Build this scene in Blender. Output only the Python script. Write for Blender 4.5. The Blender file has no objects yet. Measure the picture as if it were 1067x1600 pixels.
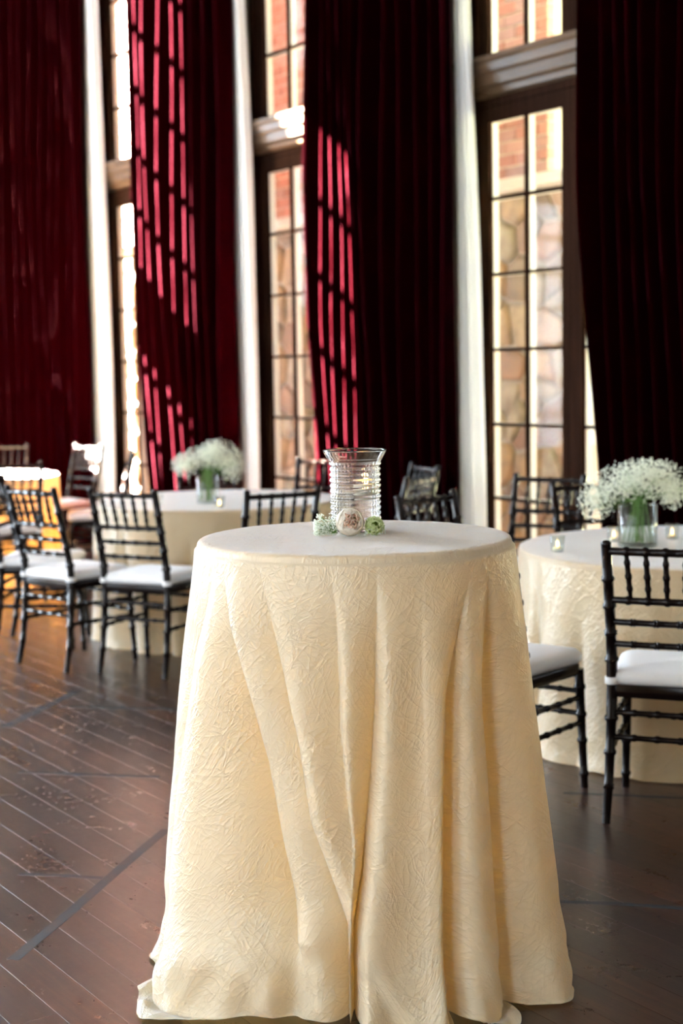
import bpy, math, random
from mathutils import Vector, Matrix, noise
random.seed(7)
C = bpy.context.scene.collection
S = bpy.context.scene

# ------------------------------------------------------------------ camera
FPX, CX, CY, CAMH = 2285.0, 533.5, 800.0, 1.47
TH, PI_, RO = (math.radians(a) for a in (34.77, 5.56, 0.98))
_v = Vector((math.sin(TH)*math.cos(PI_), math.cos(TH)*math.cos(PI_), -math.sin(PI_)))
_r0 = Vector((math.cos(TH), -math.sin(TH), 0)); _u0 = _r0.cross(_v)
_r = math.cos(RO)*_r0 - math.sin(RO)*_u0
_u = math.sin(RO)*_r0 + math.cos(RO)*_u0
CAM = Vector((0, 0, CAMH))
cd = bpy.data.cameras.new('camera'); cam = bpy.data.objects.new('camera', cd); C.objects.link(cam)
cam.matrix_world = Matrix(((_r.x, _u.x, -_v.x, 0), (_r.y, _u.y, -_v.y, 0), (_r.z, _u.z, -_v.z, CAMH), (0, 0, 0, 1)))
cd.sensor_fit = 'VERTICAL'; cd.sensor_height = 36.0; cd.sensor_width = 24.0
cd.lens = FPX/1600*36
cd.dof.use_dof = True; cd.dof.focus_distance = 3.42; cd.dof.aperture_fstop = 2.8
cd.clip_start = 0.05; cd.clip_end = 300
S.camera = cam

# ------------------------------------------------------------------ world, sun, window daylight, exposure
w = bpy.data.worlds.new('sky'); S.world = w; w.use_nodes = True
bg = w.node_tree.nodes['Background']
bg.inputs['Color'].default_value = (0.88, 0.94, 1.0, 1); bg.inputs['Strength'].default_value = 0.8
PHI = math.radians(60); TANEL = 0.63*math.sin(PHI)
sun_dir = Vector((math.cos(PHI), -math.sin(PHI), -TANEL)).normalized()
sd = bpy.data.lights.new('sun', 'SUN'); sd.energy = 1350; sd.angle = math.radians(0.25); sd.color = (1.0, 0.90, 0.76)
so = bpy.data.objects.new('sun_offscreen', sd); C.objects.link(so)
so.rotation_euler = sun_dir.to_track_quat('-Z', 'Y').to_euler(); so.location = (-10, 30, 20)
def window_light(name, loc, size, normal, radiance, col):      # daylight in the plane of a real opening
    l = bpy.data.lights.new(name, 'AREA'); l.shape = 'RECTANGLE'
    l.size, l.size_y = size; l.color = col
    l.energy = radiance*math.pi*size[0]*size[1]
    o = bpy.data.objects.new(name, l); C.objects.link(o); o.location = loc
    o.rotation_euler = Vector(normal).to_track_quat('-Z', 'Y').to_euler()
YF = 14.6                                    # far wall
XL = -4.2                                    # left wall
WP = 2.397                                   # window period
LEFT_Y = [-0.2 + WP*k for k in range(6)]
for y in LEFT_Y:
    window_light('window_left_offscreen', (XL-0.21, y-0.68, 2.75), (1.5, 5.2), (1, 0, 0), 3.4, (0.82, 0.91, 1.0))
for (x0, x1, z0, z1) in ((1.0, 1.98, 2.2, 4.0), (1.1, 1.98, 4.95, 7.35), (2.27, 2.98, 3.3, 4.4), (2.27, 2.98, 4.95, 8.3), (-3.7, 0.15, 0.35, 3.65)):
    window_light('window_far_offscreen', ((x0+x1)/2, YF+0.13, (z0+z1)/2), (x1-x0, z1-z0), (0, -1, 0), 30.0, (0.70, 0.85, 1.0))
vs = S.view_settings
vs.view_transform = 'Standard'; vs.look = 'None'; vs.gamma = 1; vs.use_curve_mapping = False
vs.exposure = 1.15

# ------------------------------------------------------------------ pixel helpers (a pixel is a direction; the distance comes from the surface it touches)
def ray(x, y): return _v + (x-CX)/FPX*_r - (y-CY)/FPX*_u
def at_h(x, y, h):
    d = ray(x, y); k = (h-CAMH)/d.z; return CAM + d*k
def at_X(x, y, X):
    d = ray(x, y); return CAM + d*(X/d.x)
def px(p):
    d = Vector(p)-CAM; z = d.dot(_v)
    return CX+FPX*d.dot(_r)/z, CY-FPX*d.dot(_u)/z, z
def interp(xs, ys, x):
    if x <= xs[0]:
        return ys[0]
    for i in range(len(xs)-1):
        if x <= xs[i+1]:
            t = (x-xs[i])/(xs[i+1]-xs[i]); return ys[i]+(ys[i+1]-ys[i])*t
    return ys[-1]
def sstep(a, b, x):
    t = max(0, min(1, (x-a)/(b-a))); return t*t*(3-2*t)

# ------------------------------------------------------------------ materials
def mat(name, col=(0.8, 0.8, 0.8), rough=0.5, **kw):
    m = bpy.data.materials.new(name); m.use_nodes = True
    b = m.node_tree.nodes['Principled BSDF']
    b.inputs['Base Color'].default_value = (*col, 1); b.inputs['Roughness'].default_value = rough
    for k, v in kw.items():
        i = b.inputs[k.replace('_', ' ')]
        i.default_value = (*v, 1) if isinstance(v, tuple) and len(v) == 3 and i.type == 'RGBA' else v
    return m
class N:
    def __init__(s, m): s.t = m.node_tree; s.b = s.t.nodes.get('Principled BSDF'); s.out = s.t.nodes['Material Output']
    def new(s, typ, **kw):
        n = s.t.nodes.new(typ)
        for k, v in kw.items():
            if k.startswith('i_'):
                n.inputs[k[2:].replace('_', ' ')].default_value = v
            else: setattr(n, k, v)
        return n
    def link(s, a, b): s.t.links.new(a, b)
    def ramp(s, fac, stops):
        r = s.new('ShaderNodeValToRGB'); e = r.color_ramp.elements
        while len(e) < len(stops): e.new(0.5)
        for x, (p, c) in zip(e, stops): x.position = p; x.color = (*c, 1) if len(c) == 3 else c
        s.link(fac, r.inputs['Fac']); return r.outputs['Color']
    def math(s, op, a, b=None, c=None):
        n = s.new('ShaderNodeMath', operation=op)
        for i, q in enumerate((a, b, c)):
            if q is None: continue
            if isinstance(q, (int, float)): n.inputs[i].default_value = q
            else: s.link(q, n.inputs[i])
        return n.outputs[0]
    def mapping(s, src, scale=(1, 1, 1), rot=(0, 0, 0)):
        m = s.new('ShaderNodeMapping'); m.inputs['Scale'].default_value = scale; m.inputs['Rotation'].default_value = rot
        s.link(src, m.inputs['Vector']); return m.outputs['Vector']
    def noise(s, vec, scale, detail=3, rough=0.5, dist=0):
        n = s.new('ShaderNodeTexNoise'); n.inputs['Scale'].default_value = scale; n.inputs['Detail'].default_value = detail
        n.inputs['Roughness'].default_value = rough; n.inputs['Distortion'].default_value = dist
        s.link(vec, n.inputs['Vector']); return n.outputs['Fac']
    def mix(s, fac, a, b, blend='MIX'):
        n = s.new('ShaderNodeMix', data_type='RGBA', blend_type=blend)
        for i, q in ((0, fac), (6, a), (7, b)):
            if isinstance(q, (int, float)): n.inputs[i].default_value = q
            elif isinstance(q, tuple): n.inputs[i].default_value = (*q, 1)
            else: s.link(q, n.inputs[i])
        return n.outputs[2]
    def bump(s, h, strength=0.3, dist=0.01):
        n = s.new('ShaderNodeBump'); n.inputs['Strength'].default_value = strength; n.inputs['Distance'].default_value = dist
        s.link(h, n.inputs['Height']); return n.outputs['Normal']

def m_floor():
    m = mat('dark_floor_wood', (0.05, 0.02, 0.012), 0.3); n = N(m)
    oi = n.new('ShaderNodeObjectInfo'); geo = n.new('ShaderNodeNewGeometry')
    add = n.new('ShaderNodeVectorMath', operation='ADD'); n.link(geo.outputs['Position'], add.inputs[0])
    sc = n.new('ShaderNodeVectorMath', operation='SCALE'); n.link(oi.outputs['Location'], sc.inputs[0]); sc.inputs['Scale'].default_value = 3.7
    n.link(sc.outputs[0], add.inputs[1])
    g = n.noise(n.mapping(add.outputs[0], (60, 2.2, 1)), 1.0, 6, 0.6, 0.6)
    col = n.ramp(g, [(0.3, (0.016, 0.0065, 0.0045)), (0.52, (0.034, 0.0135, 0.008)), (0.75, (0.062, 0.026, 0.015))])
    tint = n.ramp(oi.outputs['Random'], [(0, (0.62, 0.6, 0.62)), (0.5, (1, 0.95, 0.9)), (1, (1.5, 1.3, 1.15))])
    col = n.mix(1.0, col, tint, 'MULTIPLY')
    sf = n.noise(geo.outputs['Position'], 5.0, 7, 0.72, 1.2)
    scuff = n.ramp(sf, [(0.45, (0, 0, 0)), (0.72, (1, 1, 1))])
    col = n.mix(n.math('MULTIPLY', scuff, 0.3), col, (0.065, 0.045, 0.042))
    n.link(col, n.b.inputs['Base Color'])
    fine = n.noise(geo.outputs['Position'], 42.0, 5, 0.7)
    r = n.math('ADD', n.math('MULTIPLY', sf, 0.26), n.math('MULTIPLY', fine, 0.16))
    n.link(n.math('ADD', r, 0.10), n.b.inputs['Roughness'])
    scr = n.noise(n.mapping(geo.outputs['Position'], (90, 14, 1), (0, 0, 0.7)), 1.0, 3, 0.6, 1.0)
    h = n.math('ADD', n.math('MULTIPLY', g, 0.5), n.math('MULTIPLY', scr, 0.5))
    n.link(n.bump(h, 0.10, 0.004), n.b.inputs['Normal'])
    n.b.inputs['Specular IOR Level'].default_value = 0.6
    return m
M_FLOOR = m_floor()
def m_cloth(name, base, trans, tfac, big=1.0, rough=0.34):
    m = mat(name, base, rough); n = N(m)
    uv = n.new('ShaderNodeUVMap').outputs['UV']
    warp = n.new('ShaderNodeTexNoise'); warp.inputs['Scale'].default_value = 5.0; warp.inputs['Detail'].default_value = 2
    n.link(uv, warp.inputs['Vector'])
    wv = n.new('ShaderNodeVectorMath', operation='SCALE'); n.link(warp.outputs['Color'], wv.inputs[0]); wv.inputs['Scale'].default_value = 0.12
    ad = n.new('ShaderNodeVectorMath', operation='ADD'); n.link(uv, ad.inputs[0]); n.link(wv.outputs[0], ad.inputs[1])
    hs = None
    for i, (sc, rot, amp) in enumerate((((5, 34, 1), 0.75, 1.0), ((5, 30, 1), -0.85, 0.8), ((9, 64, 1), 0.25, 0.5), ((6, 40, 1), 1.25, 0.8), ((4, 16, 1), -0.4, 0.9))):
        f = n.noise(n.mapping(n.mapping(ad.outputs[0], (1, 1, 1), (0, 0, rot)), tuple(c*big for c in sc)), 1.0, 2, 0.5, 0.3)
        rdg = n.math('POWER', n.math('MAXIMUM', n.math('SUBTRACT', 1.0, n.math('MULTIPLY', n.math('ABSOLUTE', n.math('SUBTRACT', f, 0.5)), 15.0)), 0.0), 1.5)
        rdg = n.math('MULTIPLY', n.math('MAXIMUM', rdg, 0.0), amp)
        hs = rdg if hs is None else n.math('ADD', hs, rdg)
    mask = n.ramp(n.noise(uv, 4.5, 3), [(0.36, (0.35, 0.35, 0.35)), (0.62, (1, 1, 1))])
    hs = n.math('MULTIPLY', hs, mask)
    hs = n.math('ADD', hs, n.math('MULTIPLY', n.noise(uv, 16, 2), 0.5))
    nb = n.bump(hs, 0.36, 0.004)
    n.link(nb, n.b.inputs['Normal'])
    n.b.inputs['Sheen Weight'].default_value = 0.7; n.b.inputs['Sheen Roughness'].default_value = 0.45; n.b.inputs['Sheen Tint'].default_value = (0.88, 0.94, 1.0, 1)
    n.b.inputs['Specular IOR Level'].default_value = 0.55
    tr = n.new('ShaderNodeBsdfTranslucent'); tr.inputs['Color'].default_value = (*trans, 1); n.link(nb, tr.inputs['Normal'])
    mx = n.new('ShaderNodeMixShader'); mx.inputs[0].default_value = tfac
    n.link(n.b.outputs[0], mx.inputs[1]); n.link(tr.outputs[0], mx.inputs[2]); n.link(mx.outputs[0], n.out.inputs['Surface'])
    return m
M_CLOTH = m_cloth('ivory_crinkle_taffeta', (0.90, 0.80, 0.58), (0.98, 0.68, 0.27), 0.40, 1.35, 0.3)
M_CLOTH2 = m_cloth('pale_crinkle_taffeta', (0.66, 0.53, 0.33), (0.92, 0.62, 0.27), 0.30, 0.8)
def m_velvet():
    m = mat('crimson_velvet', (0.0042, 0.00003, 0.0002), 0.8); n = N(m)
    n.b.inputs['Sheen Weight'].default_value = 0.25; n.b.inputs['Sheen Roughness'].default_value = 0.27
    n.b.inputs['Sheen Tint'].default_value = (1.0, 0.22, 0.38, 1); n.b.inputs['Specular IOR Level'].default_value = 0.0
    return m
M_VELVET = m_velvet()
def m_white_drape():
    m = mat('white_lining', (0.95, 0.95, 0.94), 0.8); n = N(m)
    tr = n.new('ShaderNodeBsdfTranslucent'); tr.inputs['Color'].default_value = (0.95, 0.94, 0.9, 1)
    mx = n.new('ShaderNodeMixShader'); mx.inputs[0].default_value = 0.45
    n.link(n.b.outputs[0], mx.inputs[1]); n.link(tr.outputs[0], mx.inputs[2]); n.link(mx.outputs[0], n.out.inputs['Surface'])
    return m
M_LINING = m_white_drape()
def m_wood(name, a, b, rough, scale=(30, 30, 2)):
    m = mat(name, a, rough); n = N(m)
    co = n.new('ShaderNodeTexCoord').outputs['Object']
    g = n.noise(n.mapping(co, scale), 1.0, 4, 0.6, 0.4)
    n.link(n.ramp(g, [(0.3, a), (0.75, b)]), n.b.inputs['Base Color'])
    n.link(n.bump(g, 0.08, 0.003), n.b.inputs['Normal'])
    return m
M_FRAME = m_wood('walnut_window_wood', (0.010, 0.0048, 0.0032), (0.028, 0.013, 0.0085), 0.45)
M_FRAME.node_tree.nodes['Principled BSDF'].inputs['Specular IOR Level'].default_value = 0.0
M_TRANSOM = m_wood('varnished_transom_wood', (0.050, 0.029, 0.016), (0.10, 0.060, 0.034), 0.3, (3, 2, 60))
M_TRANSOM.node_tree.nodes['Principled BSDF'].inputs['Specular IOR Level'].default_value = 0.12
M_CHAIR = m_wood('mahogany_lacquer', (0.004, 0.0022, 0.002), (0.010, 0.0045, 0.0035), 0.2, (60, 60, 4))
M_CHAIR.node_tree.nodes['Principled BSDF'].inputs['Specular IOR Level'].default_value = 0.22
M_CREAM = mat('cream_exterior_paint', (0.95, 0.90, 0.80), 0.45)
def m_plaster(name, col):
    m = mat(name, col, 0.85); n = N(m)
    p = n.new('ShaderNodeNewGeometry').outputs['Position']
    n.link(n.bump(n.noise(p, 30, 4), 0.15, 0.004), n.b.inputs['Normal']); return m
M_WALL = m_plaster('cream_plaster', (0.36, 0.31, 0.25))
M_CEIL = m_wood('dark_ceiling_wood', (0.10, 0.06, 0.035), (0.18, 0.11, 0.07), 0.6, (3, 30, 3))
def m_glass():
    m = mat('window_glass', (1, 1, 1), 0.02); n = N(m)
    t = n.new('ShaderNodeBsdfTransparent'); g = n.new('ShaderNodeBsdfGlossy'); g.inputs['Roughness'].default_value = 0.02
    t.inputs['Color'].default_value = (0.97, 0.98, 0.98, 1)
    mx = n.new('ShaderNodeMixShader'); mx.inputs[0].default_value = 0.004; n.link(t.outputs[0], mx.inputs[1]); n.link(g.outputs[0], mx.inputs[2])
    n.link(mx.outputs[0], n.out.inputs['Surface']); return m
M_PANE = m_glass()
def m_thin():
    m = mat('thin_glass', (1, 1, 1), 0.02); n = N(m)
    t = n.new('ShaderNodeBsdfTransparent'); g = n.new('ShaderNodeBsdfGlossy'); g.inputs['Roughness'].default_value = 0.03
    t.inputs['Color'].default_value = (0.95, 0.97, 0.96, 1)
    lw = n.new('ShaderNodeLayerWeight'); lw.inputs['Blend'].default_value = 0.5
    mx = n.new('ShaderNodeMixShader'); n.link(n.math('ADD', n.math('MULTIPLY', n.math('POWER', lw.outputs['Facing'], 4.0), 0.6), 0.03), mx.inputs[0]); n.link(t.outputs[0], mx.inputs[1]); n.link(g.outputs[0], mx.inputs[2])
    n.link(mx.outputs[0], n.out.inputs['Surface']); return m
M_THIN = m_thin()
M_GLASS = mat('clear_glass', (1, 1, 1), 0.01, Transmission_Weight=1.0, IOR=1.46)
M_WATER = mat('water', (1, 1, 1), 0.0, Transmission_Weight=1.0, IOR=1.33)
M_CUSHION = mat('white_cushion_cotton', (0.80, 0.80, 0.80), 0.7)
M_WAX = mat('ivory_wax', (0.90, 0.84, 0.66), 0.45, Subsurface_Weight=0.3, Subsurface_Radius=(0.01, 0.006, 0.003))
M_WICK = mat('charred_wick', (0.02, 0.015, 0.01), 0.9)
M_FLAME = mat('candle_flame', (1, 0.6, 0.2), 0.5, Emission_Color=(1.0, 0.55, 0.16), Emission_Strength=14.0)
M_TABLE = m_wood('plywood_table', (0.30, 0.20, 0.12), (0.42, 0.30, 0.18), 0.5)
M_IRON = mat('black_iron', (0.02, 0.02, 0.02), 0.4, Metallic=0.8)
M_BLOSSOM = mat('white_blossom', (0.93, 0.95, 0.88), 0.7)
_n = N(M_BLOSSOM); _t = _n.new('ShaderNodeBsdfTranslucent'); _t.inputs['Color'].default_value = (0.95, 0.97, 0.88, 1)
_m = _n.new('ShaderNodeMixShader'); _m.inputs[0].default_value = 0.45
_n.link(_n.b.outputs[0], _m.inputs[1]); _n.link(_t.outputs[0], _m.inputs[2]); _n.link(_m.outputs[0], _n.out.inputs['Surface'])
M_STEM = mat('green_stem', (0.13, 0.26, 0.06), 0.6)
def m_petal(name, stops):
    m = mat(name, stops[0][1], 0.55); n = N(m)
    uv = n.new('ShaderNodeUVMap').outputs['UV']; sp = n.new('ShaderNodeSeparateXYZ'); n.link(uv, sp.inputs[0])
    n.link(n.ramp(sp.outputs[1], stops), n.b.inputs['Base Color'])
    tr = n.new('ShaderNodeBsdfTranslucent'); n.link(n.ramp(sp.outputs[1], stops), tr.inputs['Color'])
    mx = n.new('ShaderNodeMixShader'); mx.inputs[0].default_value = 0.5
    n.link(n.b.outputs[0], mx.inputs[1]); n.link(tr.outputs[0], mx.inputs[2]); n.link(mx.outputs[0], n.out.inputs['Surface'])
    return m
M_PEACH = m_petal('peach_petal', [(0, (0.92, 0.46, 0.28)), (0.6, (0.96, 0.70, 0.54)), (1, (0.98, 0.84, 0.72))])
M_CREAMPETAL = m_petal('cream_petal', [(0, (0.92, 0.86, 0.58)), (0.5, (0.97, 0.89, 0.76)), (1, (0.98, 0.93, 0.84))])
M_LIME = m_petal('lime_petal', [(0, (0.50, 0.64, 0.14)), (0.6, (0.74, 0.84, 0.36)), (1, (0.90, 0.94, 0.62))])
def m_brick():
    m = mat('red_brick', (0.4, 0.12, 0.08), 0.85); n = N(m)
    oi = n.new('ShaderNodeObjectInfo'); geo = n.new('ShaderNodeNewGeometry')
    c = n.ramp(oi.outputs['Random'], [(0, (0.30, 0.11, 0.10)), (0.35, (0.44, 0.17, 0.14)), (0.65, (0.52, 0.24, 0.19)), (0.85, (0.30, 0.19, 0.21)), (1, (0.56, 0.32, 0.26))])
    g = n.noise(geo.outputs['Position'], 25, 4)
    n.link(n.mix(n.math('MULTIPLY', g, 0.5), c, (0.62, 0.44, 0.36)), n.b.inputs['Base Color'])
    n.link(n.bump(g, 0.3, 0.006), n.b.inputs['Normal']); return m
M_BRICK = m_brick()
M_MORTAR = m_plaster('sand_mortar', (0.66, 0.58, 0.48))
M_JOINT = m_plaster('stone_joint_mortar', (0.46, 0.40, 0.33))
def m_stone():
    m = mat('rubble_stone', (0.5, 0.4, 0.3), 0.85); n = N(m)
    oi = n.new('ShaderNodeObjectInfo'); geo = n.new('ShaderNodeNewGeometry')
    c = n.ramp(oi.outputs['Random'], [(0, (0.38, 0.30, 0.20)), (0.2, (0.48, 0.31, 0.18)), (0.4, (0.46, 0.41, 0.31)), (0.6, (0.22, 0.165, 0.13)), (0.8, (0.44, 0.26, 0.17)), (1, (0.44, 0.42, 0.33))])
    g = n.noise(geo.outputs['Position'], 9, 5, 0.6)
    n.link(n.mix(n.ramp(g, [(0.4, (0, 0, 0)), (0.7, (0.7, 0.7, 0.7))]), c, (0.20, 0.16, 0.145)), n.b.inputs['Base Color'])
    n.link(n.bump(g, 0.5, 0.02), n.b.inputs['Normal']); return m
M_STONE = m_stone()
M_CAP = m_plaster('limestone_cap', (0.72, 0.68, 0.60))
M_LAWN = mat('lawn_grass', (0.115, 0.125, 0.075), 0.9)
M_PATH = m_plaster('brick_red_path', (0.50, 0.32, 0.26))
def m_leaf(name, a, b):
    m = mat(name, a, 0.6); n = N(m)
    geo = n.new('ShaderNodeNewGeometry')
    n.link(n.ramp(n.noise(geo.outputs['Position'], 3.0, 3), [(0.35, a), (0.65, b)]), n.b.inputs['Base Color']); return m
M_LEAF = m_leaf('tree_leaf', (0.06, 0.16, 0.06), (0.24, 0.38, 0.10))
M_HEDGE = m_leaf('hedge_leaf', (0.10, 0.15, 0.05), (0.20, 0.26, 0.10))
M_BARK = m_wood('tree_bark', (0.10, 0.07, 0.05), (0.18, 0.13, 0.09), 0.9)
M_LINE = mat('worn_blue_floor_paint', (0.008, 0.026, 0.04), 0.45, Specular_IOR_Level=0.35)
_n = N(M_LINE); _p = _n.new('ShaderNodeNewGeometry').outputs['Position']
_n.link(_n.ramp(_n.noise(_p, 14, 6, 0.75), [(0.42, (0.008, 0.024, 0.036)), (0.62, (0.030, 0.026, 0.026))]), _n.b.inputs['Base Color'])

# ------------------------------------------------------------------ mesh helpers
class MB:
    def __init__(s): s.v = []; s.f = []; s.uv = None
    def box(s, x0, x1, y0, y1, z0, z1):
        k = len(s.v)
        s.v += [(x, y, z) for z in (z0, z1) for y in (y0, y1) for x in (x0, x1)]
        s.f += [tuple(k+i for i in q) for q in ((0, 2, 3, 1), (4, 5, 7, 6), (0, 1, 5, 4), (2, 6, 7, 3), (0, 4, 6, 2), (1, 3, 7, 5))]
        return s
    def rings(s, rings, cap=True, closed=True):
        k = len(s.v); n = len(rings[0])
        for r in rings: s.v += [tuple(p) for p in r]
        for i in range(len(rings)-1):
            for j in range(n if closed else n-1):
                a = k+i*n+j; b = k+i*n+(j+1) % n
                s.f.append((a, b, b+n, a+n))
        if cap:
            s.f.append(tuple(k+j for j in reversed(range(n)))); s.f.append(tuple(k+(len(rings)-1)*n+j for j in range(n)))
        return s
    def tube(s, pts, rad, n=8, cap=True):
        pts = [Vector(p) for p in pts]; rings = []
        up = None
        for i, p in enumerate(pts):
            d = (pts[min(i+1, len(pts)-1)]-pts[max(i-1, 0)]).normalized()
            if up is None:
                up = Vector((0, 0, 1)) if abs(d.z) < 0.9 else Vector((1, 0, 0))
            a = d.cross(up).normalized(); b = a.cross(d).normalized(); up = b
            r = rad[i] if isinstance(rad, (list, tuple)) else rad
            rings.append([p+a*r*math.cos(2*math.pi*j/n)+b*r*math.sin(2*math.pi*j/n) for j in range(n)])
        return s.rings(rings, cap)
    def lathe(s, prof, n=32, c=(0, 0, 0), mod=None, cap=True):
        rings = []
        for (r, z) in prof:
            rings.append([(c[0]+(r+(mod(2*math.pi*j/n, z, r) if mod else 0))*math.cos(2*math.pi*j/n), c[1]+(r+(mod(2*math.pi*j/n, z, r) if mod else 0))*math.sin(2*math.pi*j/n), c[2]+z) for j in range(n)])
        return s.rings(rings, cap)
    def mesh(s, name, m, smooth=False):
        me = bpy.data.meshes.new(name); me.from_pydata(s.v, [], s.f); me.update()
        if m: me.materials.append(m)
        if smooth: me.polygons.foreach_set('use_smooth', [True]*len(me.polygons))
        if s.uv:
            u = me.uv_layers.new(name='UVMap')
            for l in me.loops: u.data[l.index].uv = s.uv[l.vertex_index]
        return me
    def build(s, name, m, parent=None, smooth=False):
        return put(name, s.mesh(name, m, smooth), parent)
def put(name, me, parent=None, loc=None, rz=None, rot=None):
    o = bpy.data.objects.new(name, me); C.objects.link(o)
    if parent: o.parent = parent
    if loc is not None: o.location = loc
    if rz is not None: o.rotation_euler = (0, 0, rz)
    if rot is not None: o.rotation_euler = rot
    return o
def empty(name, loc=(0, 0, 0), rz=0):
    o = put(name, None, None, loc, rz); o.empty_display_size = 0.1; return o
def tag(o, label=None, cat=None, group=None, kind=None):
    for k, v in (('label', label), ('category', cat), ('group', group), ('kind', kind)):
        if v: o[k] = v
    return o
def copy_tree(o, parent=None, name=None):
    c = o.copy(); C.objects.link(c); c.parent = parent
    for ch in list(o.children): copy_tree(ch, c)
    return c
def autosmooth(me, ang=0.6):
    me.polygons.foreach_set('use_smooth', [True]*len(me.polygons))
    try: me.set_sharp_from_angle(angle=ang)
    except Exception: pass
    return me

# ------------------------------------------------------------------ floor of separate planks
XR = 5.56                                    # right wall inner face
YB = -5.0                                    # wall behind the viewpoint
HC = 9.2                                     # ceiling height
fl = MB().box(XL-0.3, XR+0.3, YB-0.3, YF+0.3, -0.12, -0.016).build('floor', M_FLOOR); fl['kind'] = 'structure'
PW = 0.11
def plank_mesh(L, mb=None, x=0, y=0):
    m = mb or MB(); k = len(m.v); hw = PW/2-0.0005; e = 0.0004
    prof = [(-hw, -0.016), (hw, -0.016), (hw, -e), (hw-e, 0), (-hw+e, 0), (-hw, -e)]
    for yy in (0.0008, L-0.0008): m.v += [(x+a, y+yy, b) for a, b in prof]
    n = len(prof)
    for j in range(n):
        m.f.append((k+j, k+(j+1) % n, k+n+(j+1) % n, k+n+j)[::-1])
    m.f.append(tuple(k+j for j in range(n))); m.f.append(tuple(k+n+j for j in reversed(range(n))))
    return m
LENS = (2.4, 3.0, 3.6)
PM = {L: plank_mesh(L).mesh('plank', M_FLOOR) for L in LENS}
rest = MB(); nobj = 0
i = 0; x = XL+PW/2
while x < XR:
    y = YB - random.random()*2.5
    while y < YF:
        L = random.choice(LENS)
        vis = x > 0.85 and y+L > 1.3 and nobj < 296
        if vis:
            if any(-60 < q[0] < 1127 and q[1] < 1680 and q[2] > 0 for q in (px((x, yy, 0)) for yy in (max(y, 1.0), max(1.0, y+L/2), max(1.0, y+L)))):
                put('plank', PM[L], fl, (x, y, 0)); nobj += 1
            else: plank_mesh(L, rest, x, y)
        else: plank_mesh(L, rest, x, y)
        y += L
    x += PW
tag(rest.build('plank_field', M_FLOOR, fl), kind='stuff')
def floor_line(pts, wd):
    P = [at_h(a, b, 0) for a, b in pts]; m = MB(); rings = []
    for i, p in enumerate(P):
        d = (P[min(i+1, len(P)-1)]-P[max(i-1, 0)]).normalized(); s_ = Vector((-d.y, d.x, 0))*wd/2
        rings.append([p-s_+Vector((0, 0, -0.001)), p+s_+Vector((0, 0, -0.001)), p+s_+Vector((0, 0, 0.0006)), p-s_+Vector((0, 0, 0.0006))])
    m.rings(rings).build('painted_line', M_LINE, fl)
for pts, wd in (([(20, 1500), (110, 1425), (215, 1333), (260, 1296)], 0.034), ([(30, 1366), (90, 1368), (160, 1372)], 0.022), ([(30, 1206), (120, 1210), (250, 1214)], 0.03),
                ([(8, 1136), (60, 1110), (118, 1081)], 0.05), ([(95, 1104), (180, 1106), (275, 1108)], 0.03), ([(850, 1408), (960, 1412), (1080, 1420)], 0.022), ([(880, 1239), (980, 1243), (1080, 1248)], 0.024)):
    floor_line(pts, wd)

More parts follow.
